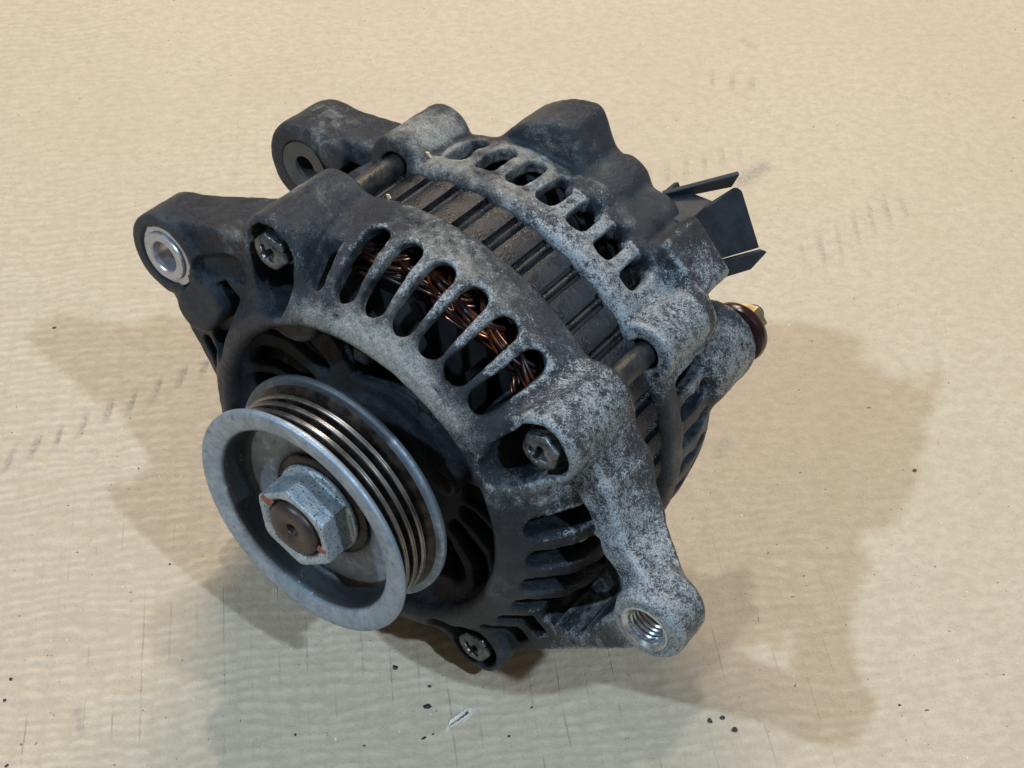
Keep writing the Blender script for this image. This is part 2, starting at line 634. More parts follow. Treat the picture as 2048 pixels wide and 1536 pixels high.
def s_sector(c, half, r0, r1, w0, w1, rnd=1.5):
    ca, sa = math.cos(math.radians(c)), math.sin(math.radians(c))
    hr = math.radians(half)

    def f(x, y, w):
        rr, tt = x * ca + y * sa, -x * sa + y * ca
        r = np.hypot(x, y)
        an = (np.abs(np.arctan2(tt, rr)) - hr) * r + rnd
        a = np.maximum(r - r1, r0 - r) + rnd
        b = np.maximum(w - w1, w0 - w) + rnd
        m = np.maximum(np.maximum(a, an), b)
        return np.minimum(m, 0) + np.sqrt(np.maximum(a, 0) ** 2 + np.maximum(an, 0) ** 2 + np.maximum(b, 0) ** 2) - rnd
    t = np.radians(np.linspace(c - half - 4, c + half + 4, 9))
    xs = np.concatenate([np.cos(t) * r0, np.cos(t) * r1])
    ys = np.concatenate([np.sin(t) * r0, np.sin(t) * r1])
    return f, ((xs.min(), ys.min(), w0), (xs.max(), ys.max(), w1))


def sphere(cx, cy, cw, rad, sx=1, sy=1, sw=1):
    def f(x, y, w):
        return (np.sqrt(((x - cx) / sx) ** 2 + ((y - cy) / sy) ** 2 + ((w - cw) / sw) ** 2) - rad) * min(sx, sy, sw)
    m = rad * max(sx, sy, sw)
    return f, ((cx - m, cy - m, cw - m), (cx + m, cy + m, cw + m))


def lumps(x, y, w):
    return (0.10 * np.sin(x * 0.55 + 1.3) * np.sin(y * 0.48 + 0.4) * np.sin(w * 0.62)
            + 0.06 * np.sin(x * 1.35 + y * 0.9) * np.sin(w * 1.1 + y * 0.7 + 2))


def split_cast(fld, root, main, pieces, wear_fn, mat=CAST, labels=None):
    """mesh a field, cut it into named parts along region functions, keep shading continuous"""
    V, F = fld.mesh()
    N = fld.grad(V)
    wear, dust = wear_fn(V, N)
    G = (V - fld.lo) / fld.h
    lap = -6 * fld.samp(G)
    for a in range(3):
        e = np.zeros(3)
        e[a] = 2.0
        lap = lap + fld.samp(G + e) + fld.samp(G - e)
    lap /= (2.0 * fld.h) ** 2
    edge = np.clip(lap - 0.22, 0, 0.6)
    wear = np.clip(wear + edge * (0.15 + 0.85 * wear / 0.62) * 0.72, 0, 0.70)
    dust = np.clip(dust * (1 - np.clip(-lap * 1.5, 0, 0.6)), 0, 1)
    cen = V[F].mean(1)
    lab = np.zeros(len(F), int)
    for i, (nm, fn) in enumerate(pieces, 1):
        m = fn(cen[:, 0], cen[:, 1], cen[:, 2]) & (lab == 0)
        lab[m] = i
    VR = to_root(V)
    NR = N @ UV.T
    objs = {}
    order = [(0, main)] + [(i, p[0]) for i, p in enumerate(pieces, 1)]
    mo = None
    for i, nm in order:
        f = F[lab == i][:, ::-1]
        if len(f) == 0:
            continue
        used, inv = np.unique(f, return_inverse=True)
        f2 = inv.reshape(f.shape)
        me = bpy.data.meshes.new(nm)
        vv = VR[used]
        me.vertices.add(len(vv))
        me.vertices.foreach_set('co', vv.ravel().astype(np.float32))
        me.loops.add(f2.size)
        me.loops.foreach_set('vertex_index', f2.ravel().astype(np.int32))
        me.polygons.add(len(f2))
        me.polygons.foreach_set('loop_start', np.arange(0, f2.size, 4, dtype=np.int32))
        me.polygons.foreach_set('use_smooth', np.ones(len(f2), bool))
        me.update(calc_edges=True)
        for an, arr in (('wear', wear), ('dust', dust)):
            at = me.attributes.new(an, 'FLOAT', 'POINT')
            at.data.foreach_set('value', arr[used].astype(np.float32))
        me.normals_split_custom_set_from_vertices([tuple(n) for n in NR[used]])
        me.materials.append(mat)
        o = link(nm, me, root if i == 0 else mo)
        if i == 0:
            mo = o
        objs.setdefault(nm, []).append(o)
        if labels and i in labels:
            o['label'] = labels[i]
    return mo, objs


def amod(a):
    return (a + 180) % 360 - 180


def blobs(V, lst, base):
    r = np.full(len(V), float(base))
    for x, y, w, rad, val in lst:
        d = np.sqrt((V[:, 0] - x) ** 2 + (V[:, 1] - y) ** 2 + (V[:, 2] - w) ** 2) / rad
        r += val * np.exp(-d * d)
    return r


# ================================================================== CARDBOARD
def vnoise(x, y, seed):
    g = np.random.default_rng(seed).random((256, 256))
    xi, yi = np.floor(x).astype(int), np.floor(y).astype(int)
    fx, fy = x - xi, y - yi
    fx, fy = fx * fx * (3 - 2 * fx), fy * fy * (3 - 2 * fy)
    xi, yi = xi % 256, yi % 256
    x1, y1 = (xi + 1) % 256, (yi + 1) % 256
    return (g[xi, yi] * (1 - fx) + g[x1, yi] * fx) * (1 - fy) + (g[xi, y1] * (1 - fx) + g[x1, y1] * fx) * fy


def seg_dist(x, y, a, b):
    dx, dy = b[0] - a[0], b[1] - a[1]
    t = np.clip(((x - a[0]) * dx + (y - a[1]) * dy) / (dx * dx + dy * dy), 0, 1)
    return np.hypot(x - a[0] - t * dx, y - a[1] - t * dy), t


def build_board():
    step = 0.75
    gx = np.concatenate([np.arange(-420, -190, 10), np.arange(-190, 300, step), np.arange(300, 540, 10)])
    gy = np.concatenate([np.arange(-330, -40, 10), np.arange(-40, 352, step), np.arange(352, 640, 10)])
    X, Y = np.meshgrid(gx, gy, indexing='ij')
    a = math.radians(7.8)
    P = X * math.cos(a) + Y * math.sin(a)       # across the flutes
    Q = -X * math.sin(a) + Y * math.cos(a)      # along the flutes
    pitch = 7.7
    wob = 0.5 * (vnoise(Q / 30 + 7, P / 40 + 3, 1) - 0.5)
    ph = P / pitch + wob
    cell = np.floor(ph)
    fr = ph - cell
    # washboard ripples inside every flute, short and uneven
    row = Q / 3.45 + 0.30 * vnoise(cell * 2.3 + 0.5, Q / 40, 2) + 1.6 * vnoise(P / 24 + 9, Q / 13 + 4, 3) + 0.35 * vnoise(cell * 7.7 + 0.5, Q / 7, 41)
    ri = np.floor(row)
    A = 0.05 + 1.15 * vnoise(cell * 5.1 + ri * 2.9 + 0.5, ri * 3.7 + cell * 1.3 + 0.5, 13)
    e = fr - 0.5
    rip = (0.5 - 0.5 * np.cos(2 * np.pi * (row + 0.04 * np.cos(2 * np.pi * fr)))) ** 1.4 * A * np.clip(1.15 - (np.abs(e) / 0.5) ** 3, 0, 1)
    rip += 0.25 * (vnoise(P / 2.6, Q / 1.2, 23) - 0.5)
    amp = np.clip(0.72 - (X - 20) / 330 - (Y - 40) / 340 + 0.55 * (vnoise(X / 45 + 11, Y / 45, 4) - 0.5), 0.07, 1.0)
    ripple_shade = np.clip((rip - 0.32) * amp, -0.5, 0.9)  # ripple shading put into the paper colour to back up the weak relief
    Z = 0.42 * (rip - 0.4) * amp
    Z += 0.8 * (vnoise(X / 95 + 3, Y / 95 + 5, 5) - 0.5) + 0.3 * (vnoise(X / 22, Y / 22, 6) - 0.5) + 0.12 * (vnoise(X / 6, Y / 6, 16) - 0.5)
    near = np.clip((120 - Y + 60 * (vnoise(X / 40, Y / 40, 12) - 0.5)) / 130, 0.0, 1) * np.clip((190 - X) / 90, 0.12, 1)
    ink = np.zeros_like(X)
    for A, B, wd, st in (((-113, 73), (-52, 117), 4.0, 0.72), ((163, 174), (196, 201), 7.5, 0.42),
                         ((110, 219), (138, 232), 6.0, 0.36), ((137, 282), (150, 279), 5.5, 0.40),
                         ((-67, -12), (-64.5, -19), 1.2, 0.3),
                         ((152, 310), (156, 305), 2.5, 0.22), ((-30, 185), (10, 215), 3.0, 0.10),
                         ((140, 215), (150, 224), 3.5, 0.4), ((118, 80), (121, 84), 2.2, 0.25)):
        dd, t = seg_dist(X, Y, A, B)
        tx, ty = (B[0] - A[0]) / math.hypot(B[0] - A[0], B[1] - A[1]), (B[1] - A[1]) / math.hypot(B[0] - A[0], B[1] - A[1])
        side = (-(X - A[0]) * ty + (Y - A[1]) * tx) / wd
        jit = vnoise(cell * 3.3 + 0.5, cell * 0 + 2.5, 33)
        f2 = fr - 0.42 - 0.16 * side
        wd_ = 0.10 + 0.12 * jit
        flute = np.clip(1.25 - np.abs(f2) / wd_, 0, 1) * (0.45 + 0.75 * vnoise(cell * 1.7 + 0.5, Q / 1.2, 34))
        edge = np.exp(-((f2 - wd_ * 0.8) / 0.05) ** 2)
        flute = np.clip(flute * 0.75 + 0.6 * edge, 0, 1.1)
        if wd < 4:
            flute = 1.0
        ink = np.maximum(ink, st * np.clip(1.35 - dd / wd, 0, 1) * flute)
    pale = np.zeros_like(X)
    # paper tear: a dark slit with lifted pale lip
    dd, t = seg_dist(X, Y, (34.6, -18.0), (40.6, -12.2))
    n = vnoise(X / 0.8, Y / 0.8, 21)
    wt = 0.5 + 1.5 * t
    pale = np.clip(1.25 - dd / wt - 0.9 * n, 0, 0.9)
    Z += 0.35 * np.clip(1 - dd / 2.0, 0, 1) * (0.5 + n)
    # pressed flat under the casting, never above the resting plane there
    Z = np.minimum(Z - 0.35, 0.0 + 0.6 * (np.hypot(X - 45, Y - 50) > 60))
    global board_z
    board_z = lambda x, y: float(Z[np.abs(gx - x).argmin(), np.abs(gy - y).argmin()])
    nx, ny = X.shape
    V = np.stack([X, Y, Z], -1).reshape(-1, 3) * MM
    i = np.arange(nx * ny).reshape(nx, ny)
    F = np.stack([i[:-1, :-1], i[1:, :-1], i[1:, 1:], i[:-1, 1:]], -1).reshape(-1, 4)
    me = bpy.data.meshes.new('cardboard_sheet')
    me.vertices.add(len(V))
    me.vertices.foreach_set('co', V.ravel().astype(np.float32))
    me.loops.add(F.size)
    me.loops.foreach_set('vertex_index', F.ravel().astype(np.int32))
    me.polygons.add(len(F))
    me.polygons.foreach_set('loop_start', np.arange(0, F.size, 4, dtype=np.int32))
    me.polygons.foreach_set('use_smooth', np.ones(len(F), bool))
    me.update(calc_edges=True)
    for nm, arr in (('ink', ink), ('near', near), ('ripple_shade', ripple_shade), ('pale', pale)):
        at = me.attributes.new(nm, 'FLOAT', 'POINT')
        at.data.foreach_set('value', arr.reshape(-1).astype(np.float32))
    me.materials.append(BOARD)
    o = link('cardboard_sheet', me)
    o['kind'] = 'structure'
    o['label'] = 'rippled brown corrugated cardboard sheet with ink smudges and specks'
    return o


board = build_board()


def build_tear():
    # lifted flake of top liner along the tear, and the dark slit below it
    r = np.random.default_rng(5)
    n = 14
    a, b = np.array([35.2, -17.0]), np.array([40.3, -12.4])
    d = (b - a) / np.linalg.norm(b - a)
    nrm = np.array([d[1], -d[0]])
    vs, fs, sl = [], [], []
    for k in range(n):
        u = k / (n - 1)
        p = a + (b - a) * u + nrm * r.uniform(-0.25, 0.25)
        z = board_z(*p)
        wdt = (0.25 + 1.3 * u * (1 - u) * 2.2) * r.uniform(0.7, 1.2)
        for q, (s_, h) in enumerate(((0.0, 0.05), (0.5, 0.45), (1.0, 0.75 + r.uniform(-0.15, 0.2)))):
            vs.append((*(p - nrm * wdt * s_), z + h * min(1, 4 * u)))
        sl.append((*(p + nrm * 0.05), z + 0.10))
        sl.append((*(p + nrm * (0.18 + 0.55 * u * r.uniform(0.3, 1.0))), z + 0.12))
    for k in range(n - 1):
        for q in range(2):
            i = k * 3 + q
            fs.append((i, i + 1, i + 4, i + 3))
    me = mesh_from('torn_flap', np.array(vs) * MM, fs, TORN, True, None)
    o = link('torn_flap', me, board)
    sm = o.modifiers.new('thickness', 'SOLIDIFY')
    sm.thickness = 0.00018
    fs2 = [(2 * k, 2 * k + 1, 2 * k + 3, 2 * k + 2) for k in range(n - 1)]
    link('torn_slit', mesh_from('torn_slit', np.array(sl) * MM, fs2, SLIT, True, None), board)


build_tear()

# ================================================================== ALTERNATOR
alt = bpy.data.objects.new('alternator', None)
alt.empty_display_size = 0.02
col.objects.link(alt)
alt.location = Vector(ROOT * MM)
alt['label'] = 'grimy used car alternator with grooved belt pulley resting on brown cardboard'
alt['category'] = 'alternator'

BOLTS = [(61.8, 118.0, 25.0), (62.5, 36.4, 26.5), (60.5, -54.5, 27.5), (61.5, -146.0, 27.0)]
LUGA = pol(74.2, 150.0)
LUGB = pol(85.4, 3.7)
TOP_SLOTS = [97.5, 88.3, 79.1, 70.0, 60.8, 51.4]
RIGHT_SLOTS = [13.5, 2.5, -8.0, -18.5, -29.0, -39.0]
LEFT_SLOTS = [162, 173, 184, 195, 204]
LOW_SLOTS = [-70, -80, -90, -100, -110, -120, -130]


# ---------------------------------------------------------------- front housing
def build_front():
    f = Field((-90, -74, 18), (101, 75, 55), 0.62)
    f.add(*s_rev([(45.8, 24.0), (49, 25.2), (54, 29.6), (58.6, 36), (61, 43), (61.4, 52.2)], 2.1))
    f.add(*s_rev([(45.8, 24.0), (43.0, 29.5), (38.5, 33.2), (30, 34.8), (18, 34.8)], 1.7), k=2.5)
    f.add(*s_rev([(45.4, 23.3), (47.4, 23.4)], 1.7), k=2.5)
    f.add(*s_cyl(0, 0, 17, 31.5, 48, 2), k=2)
    # vent slots through the dome
    for a in TOP_SLOTS:
        f.cut(*s_slot(a, 53.6, 67.4, 3.35, 46, 64, 48.5), k=2.2)
    f.cut(*s_slot(107.0, 53.6, 63.5, 2.5, 49, 61.2, 36), k=2.0)
    for a in RIGHT_SLOTS:
        f.cut(*s_slot(a, 52.6, 71.0, 3.1, 46, 64, 50), k=1.6)
    for a in LEFT_SLOTS + LOW_SLOTS:
        f.cut(*s_slot(a, 53.2, 67.5, 2.9, 46, 64, 48), k=1.6)
    # fin deepening on the right sector: ribs carry on as thick blades
    # windows of the inner bowl
    for c, hw in ((106, 12.5), (83, 11), (62, 11), (140, 5.5), (160, 6), (176, 5), (191, 5),
                  (4, 7.5), (-13, 6), (-30, 6), (-47, 5), (-88, 5.5), (-105, 6), (-122, 6), (-139, 5)):
        f.cut(*s_sector(c, hw, 21.5 if 50 < c < 110 else 25.0, 43.6 if 50 < c < 110 else 42.6, 23.5 if 50 < c < 110 else 25, 40, 2.0), k=1.6)
    # stubs hanging from the collar
    for a, r0 in ((92, 34.5), (60, 35.0)):
        f.add(*s_rbox(a, r0, 45, 2.5, 25.5, 31, 2.2), k=1.2)
    # bolt towers
    CH = [(-28, 44.5), (43.6, 30.0), pol(52, -54.5), pol(52, -146)]
    for (R, a, w), q in zip(BOLTS, CH):
        bx, by = pol(R, a)
        q2 = (q[0] * 0.9, q[1] * 0.9)
        f.add(*s_beam((bx, by), q2, 9.4, 10.8, (w + 0.8, 53.2), (w + 0.2, 48), 3.0), k=3.5)
    # crest ring stays above the pockets
    f.add(*s_rev([(45.2, 23.6), (46.6, 23.6)], 1.5), k=2.0)
    f.add(*s_rev([(45.3, 22.3), (45.8, 24.0)], 0.75), k=2.2)
    # ---- pivot lug (left)
    ax_, ay_ = LUGA
    f.add(*s_beam((ax_ + 1, ay_ + 1), pol(57, 124), 10.5, 9.0, (24, 37.5), (26, 48), 3.0), k=4)
    f.add(*s_beam((ax_ + 0.5, ay_ - 5), (-52.5, -6), 8.0, 5.5, (25.5, 38), (30, 48), 2.2), k=4)
    f.add(*s_beam((ax_ + 8, ay_ - 4), pol(48, 155), 8.0, 20.0, (36, 41), (38, 46), 1.5), k=2)
    f.add(*s_cyl(ax_, ay_, 11.8, 22.6, 37.0, 2.0), k=3)
    f.cut(*s_beam((-45, 33), (-50.5, 14), 3.6, 4.4, (15, 37), (15, 36), 1.5), k=1.5)
    f.cut(*s_beam((-57.0, 31), (-47, 25), 2.6, 3.0, (15, 36), (15, 40), 1.5), k=1.2)
    f.cut(*s_beam((-57.5, 8.5), (-54, 0), 1.9, 2.1, (15, 60), (15, 60), 0.5), k=1.0)
    f.cut(*s_beam((-51.5, 22), (-50, 17), 2.0, 2.0, (15, 60), (15, 60), 0.5), k=0.8)
    f.add(*s_beam((-43, 25.5), (-53.5, 14.5), 1.3, 1.5, (28, 42), (30, 44), 1.0), k=1.6)
    f.add(*s_beam((-46.0, 15), (-54, 6), 1.3, 1.5, (28, 42), (31, 44), 1.0), k=1.6)
    f.add(*s_beam((-54.6, 24.5), (-51.5, 29.0), 6.4, 6.0, (21.8, 40), (22.6, 40), 2.2), k=1.0)
    f.cut(*s_beam((-50.5, 39.0), (-42.5, 42.5), 3.6, 4.2, (10, 25.6), (10, 27.4), 1.5), k=1.5)
    f.cut(*s_cyl(ax_, ay_, 6.9, 15, 60))
    f.cut(*s_cyl(ax_ + 0.5, ay_ + 0.4, 8.6, 15, 23.5))
    # ---- adjusting lug (right)
    bx, by = LUGB
    f.add(*s_beam((bx - 9, by - 3), pol(56, -9), 6.0, 23.0, (32, 37.5), (44.5, 51.5), 1.5), k=3)
    f.add(*s_beam((53.5, 33.5), (62.5, 25.0), 6.0, 4.8, (34, 53), (33.5, 51.5), 2.5), k=4.0)
    f.add(*s_beam((62.5, 25.0), (71.5, 15.2), 4.8, 3.9, (33.5, 51.5), (30, 47), 2.5), k=3.0)
    f.add(*s_beam((71.5, 15.2), (bx + 1.0, by + 3.4), 3.9, 4.8, (30, 47), (24.5, 35.8), 2.5), k=3.0)
    f.add(*s_beam((bx, by - 3.5), pol(60.5, -50), 5.0, 5.6, (25, 37.5), (33, 51), 2.2), k=3)
    f.add(*s_cyl(bx, by, 9.6, 23.6, 35.2, 2.5), k=3.0)
    bf, bb = s_beam((bx - 14, by - 2), pol(58, -6), 5.5, 15.0, (15, 42.5), (15, 46), 3.0)
    f.cut(lambda x, y, w: smax(bf(x, y, w), 61.5 - np.hypot(x, y), 3.0), bb, k=3.5)
    f.add(*s_cyl(bx, by, 8.6, 23.0, 34, 0.8), k=1.0)
    for a in RIGHT_SLOTS[:-1]:
        bf, bb = s_rbox(a - 5.3, 45.5, 62.5, 1.7, 24, 49, 1.0)
        f.add(lambda x, y, w, bf=bf: smax(bf(x, y, w), 0.83 * np.hypot(x, y) - 0.56 * w - 29.6, 1.5), bb, k=1.2)
    for a in RIGHT_SLOTS:
        f.cut(*s_slot(a, 52.8, 71.5, 2.9, 46.5, 62.2, 60), k=1.2)
    f.cut(*s_cyl(bx, by, 4.7, 15, 60))
    f.cut(*s_cyl(bx, by, 5.7, 15, 23.9), k=0.5)
    # bolt pockets
    for (R, a, w), q in zip(BOLTS, CH):
        bx, by = pol(R, a)
        f.cut(*s_beam((bx, by), q, 6.7, 6.4, (10, w + 8.2), (10, w + 11), 1.0), k=1.0)
        f.cut(*s_cyl(bx, by, 7.3, 10, w + 7.6, 0.6), k=0.8)
        mx, my = bx * 0.28 + q[0] * 0.72, by * 0.28 + q[1] * 0.72
        dx, dy = (by - q[1]), -(bx - q[0])
        dl = math.hypot(dx, dy)
        dx, dy = dx / dl * 4.0, dy / dl * 4.0
        f.cut(*s_beam((mx - dx, my - dy), (mx + dx, my + dy), 1.7, 1.7, (20, 60), (20, 60), 0.5))
    # bolt bores
    for R, a, w in BOLTS:
        f.cut(*s_cyl(*pol(R, a), 3.4, 20, 60))
    f.D += lumps(f.ax[0][:, None, None], f.ax[1][None, :, None], f.ax[2][None, None, :])

    def wear_fn(V, N):
        x, y, w = V.T
        r = np.hypot(x, y)
        a = np.degrees(np.arctan2(y, x))
        top = np.exp(-((amod(a - 72) / 42) ** 2))
        wear = 0.10 + 0.25 * top * (r > 57) + 0.22 * np.exp(-((r - 47.5) / 3.5) ** 2) * (w < 30) * np.exp(-((amod(a - 62) / 40) ** 2))
        b2 = pol(66, 36)
        wear = wear + blobs(V, [(b2[0], b2[1], 42, 16, 0.42), (*pol(76, 14), 34, 17, 0.46), (*LUGB, 26, 17, 0.52),
                                (*pol(72, -22), 32, 15, 0.40), (*LUGA, 20, 6, 0.3), (*pol(62, 110), 36, 8, 0.12),
                                (*pol(56, 26), 30, 8, 0.25)], 0)
        wear *= np.clip((amod(a + 180 - 0) * 0 + 1), 0, 1)
        wear *= np.where((np.abs(amod(a - 160)) < 42), 0.45, 1)
        inside = np.exp(-np.clip(56 - 0.0 * r, 0, 1)) * 0
        slot_floor = (N[:, 2] > 0.2)
        wear = np.where(slot_floor, wear * 0.25, wear) + inside
        dust = 0.15 + 1.0 * np.exp(-((r - 47.5) / 4.0) ** 2) * np.exp(-((amod(a - 75) / 34) ** 2)) * (w < 31)
        dust = dust + blobs(V, [(*pol(69, 128), 25, 8, 0.55), (*pol(63, 118), 40, 8, 0.4), (*pol(61, 80), 46, 22, 0.5),
                                (*pol(55, 24), 27, 8, 0.5), (*pol(63, -18), 44, 11, 0.35), (*LUGB, 24, 14, 0.6), (*pol(74, -20), 30, 12, 0.4)], 0)
        return np.clip(wear, 0, 0.62), np.clip(dust, 0, 1)

    def reg(name):
        return name
    pcs = []
    lbl = {}

    def lugA(x, y, w):
        return (np.hypot(x - LUGA[0], y - LUGA[1]) < 15.5) & (np.hypot(x, y) > 60)

    def lugB(x, y, w):
        return (np.hypot(x, y) > 66.5) & (x > 55) & (np.abs(y) < 42) & (np.degrees(np.arctan2(y, x)) < 27)
    pcs.append(('mounting_lug', lugA))
    lbl[1] = 'dark left lug with a bright steel bush in its eye'
    pcs.append(('mounting_lug', lugB))
    lbl[2] = 'pale worn right lug with a threaded hole'

    def rib(a0, a1):
        def fn(x, y, w):
            a = np.degrees(np.arctan2(y, x))
            s = 0.57 * np.hypot(x, y) + 0.82 * w
            return (a > a0) & (a < a1) & (s > 52.5) & (s < 67) & (np.hypot(x, y) > 46.5) & (w < 47)
        return fn
    for s in (TOP_SLOTS, RIGHT_SLOTS):
        for i in range(len(s) - 1):
            pcs.append(('vent_rib', rib(s[i + 1], s[i])))
    return split_cast(f, alt, 'front_housing', pcs, wear_fn, labels=lbl)


front, _ = build_front()
front['label'] = 'ribbed front casting around the pulley with soot and bare metal flecks'


# ---------------------------------------------------------------- rear housing
R_TOP = [103.4, 94.6, 86.0, 77.5, 68.6, 60.0, 51.2]
R_RIGHT = [23.0, 16.0, 7.8, -1.0, -10.0, -19.0]
R_REST = [-36, -45, -70, -80, -90, -100, -110, -120, 160, 170, 180, 190, 200]


def build_rear():
    f = Field((-92, -68, 67.5), (76, 78, 122), 0.66)
    f.add(*s_rev([(61.2, 71.5), (61.0, 84), (59.5, 93), (54, 101), (46, 105), (16, 106)], 2.1))
    f.add(*s_rev([(61.6, 71.8), (61.6, 74.2)], 2.5), k=2)
    for a in R_TOP:
        f.cut(*s_slot(a, 79.2, 87.6, 2.75, 50, 70, 110, kr=0.0, kw=1.0), k=1.3)
    for a in R_RIGHT + R_REST:
        f.cut(*s_slot(a, 78.8, 90.0, 2.5, 50, 70, 110, kr=0.0, kw=1.0), k=0.7)
    for i, (R, a, w) in enumerate(BOLTS):
        ang = a if i else 115.5
        bx, by = pol(62.8, ang)
        f.add(*s_cyl(bx, by, 8.4, 69.8, 92, 1.5), k=2.5)
        f.cut(*s_cyl(bx, by, 4.3, 60, 78))
    # pivot lug
    ax_, ay_ = LUGA
    f.add(*s_beam((ax_, ay_), (-35, 43), 13.0, 10.0, (76.0, 92), (78, 94), 3.0), k=4)
    f.add(*s_beam((ax_ + 2, ay_ - 4), pol(56, 168), 9.0, 9.0, (80, 92), (80, 98), 2.5), k=4)
    f.add(*s_cyl(ax_, ay_, 13.2, 75.5, 93, 2.0), k=3)
    f.cut(*s_cyl(ax_, ay_, 8.0, 60, 110))
    f.cut(*s_beam(pol(64, 140), pol(61, 138), 3.5, 4.0, (60, 90), (60, 90), 2.0), k=2)
    f.add(*s_cyl(*pol(70.5, 139.5), 4.5, 74.6, 80, 1.2), k=1.5)
    # regulator dome, blobs, block, terminal boss

    def cover(x, y, w):
        d = smax(np.hypot(x - 9, y - 44.5) - 26.6, 0.87 * x + 0.49 * y - 42.0, 1.8)
        d = smax(d, 22 - y + 0 * x, 2.0)
        return smax(d, np.maximum(95.0 - w, w - 111.5), 2.5)
    f.add(cover, ((-20, 18, 94), (37, 73, 113)), k=3.0)
    f.add(*s_cyl(*pol(57.5, 70.5), 7.0, 90, 110.5, 4.0), k=5)
    f.add(*s_cyl(*pol(55.5, 58.5), 8.5, 90, 109, 4.0), k=5)
    f.add(*s_rbox(45.5, 36, 68.5, 9.0, 90.5, 106.5, 3.0), k=4)
    f.add(*s_rbox(32.0, 36, 62.5, 7.5, 90, 103, 4.0), k=4)
    f.add(*s_cyl(*pol(53.5, 42.5), 9.5, 86, 97, 3.5), k=4)
    for a in (74.0, 64.5, 55.8):
        f.add(*s_cyl(*pol(58.8, a), 3.6, 87.5, 97, 1.5), k=3)
    tx, ty = pol(53.0, 16.0)
    f.add(*s_cyl(tx, ty, 12.4, 92.5, 113.5, 4.0), k=3)
    f.add(*s_cyl(*pol(51, -5), 8, 94, 101, 2), k=3)
    # machined flat the alternator rests on
    f.cut(lambda x, y, w: 0.99514 * y - 0.09843 * w + 68.1 + 0.05 + 0 * x, ((-40, -72, 68), (40, -50, 112)), k=0.5)
    # slots reopened in front of the bumps
    for a in R_TOP:
        f.cut(*s_slot(a, 79.2, 85.5, 2.75, 50, 70, 110, kr=0.0, kw=1.0), k=1.3)
    f.D += lumps(f.ax[0][:, None, None], f.ax[1][None, :, None], f.ax[2][None, None, :])

    def wear_fn(V, N):
        x, y, w = V.T
        r = np.hypot(x, y)
        a = np.degrees(np.arctan2(y, x))
        wear = 0.05 + 0.72 * np.exp(-((amod(a - 55) / 24) ** 2)) * (w < 88) * (r > 58)
        wear = wear + 0.15 * np.exp(-((amod(a - 92) / 22) ** 2)) * (w < 82)
        wear = wear + blobs(V, [(*pol(60, 36), 84, 16, 0.55), (*pol(64, 44), 100, 10, 0.5), (tx + 6, ty, 104, 15, 0.85),
                                (*pol(63, 68), 90, 9, 0.3), (*pol(84, 146), 82, 9, 0.2)], 0)
        wear *= np.clip((a + 15) / 35, 0.15, 1)
        wear = np.where(amod(a - 95) > 18, wear * 0.4, wear)
        dust = 0.2 + blobs(V, [(*pol(62, 90), 75, 25, 0.45), (*pol(86, 138), 82, 12, 0.5), (*pol(66, 110), 80, 9, 0.5),
                                (*pol(60, 45), 95, 12, 0.3)], 0)
        dust *= np.where(w > 93, 0.6, 1.0)
        return np.clip(wear, 0, 0.62), np.clip(dust, 0, 1)

    pcs, lbl = [], {}
    pcs.append(('mounting_lug', lambda x, y, w: (np.hypot(x - LUGA[0], y - LUGA[1]) < 17) & (np.hypot(x, y) > 61)))
    lbl[1] = 'dark rear lug with a split bush pressed into its eye'
    pcs.append(('regulator_cover', lambda x, y, w: (w > 95.5) & (np.hypot(x - 9, y - 44.5) < 28) & (0.87 * x + 0.49 * y < 42.6) & (y > 50)))
    lbl[2] = 'smooth black domed cover on top of the rear casting'
    pcs.append(('terminal_boss', lambda x, y, w: (np.hypot(x - tx, y - ty) < 13.0) & (w > 92)))

    def rib(a0, a1):
        def fn(x, y, w):
            a = np.degrees(np.arctan2(y, x))
            return (a > a0) & (a < a1) & (w > 78) & (w < 88.5) & (np.hypot(x, y) > 56)
        return fn
    for s in (R_TOP, R_RIGHT):
        for i in range(len(s) - 1):
            pcs.append(('vent_rib', rib(s[i + 1], s[i])))
    return split_cast(f, alt, 'rear_housing', pcs, wear_fn, labels=lbl)


rear, _ = build_rear()
rear['label'] = 'rear casting with vent slots, speckled with bare aluminium'


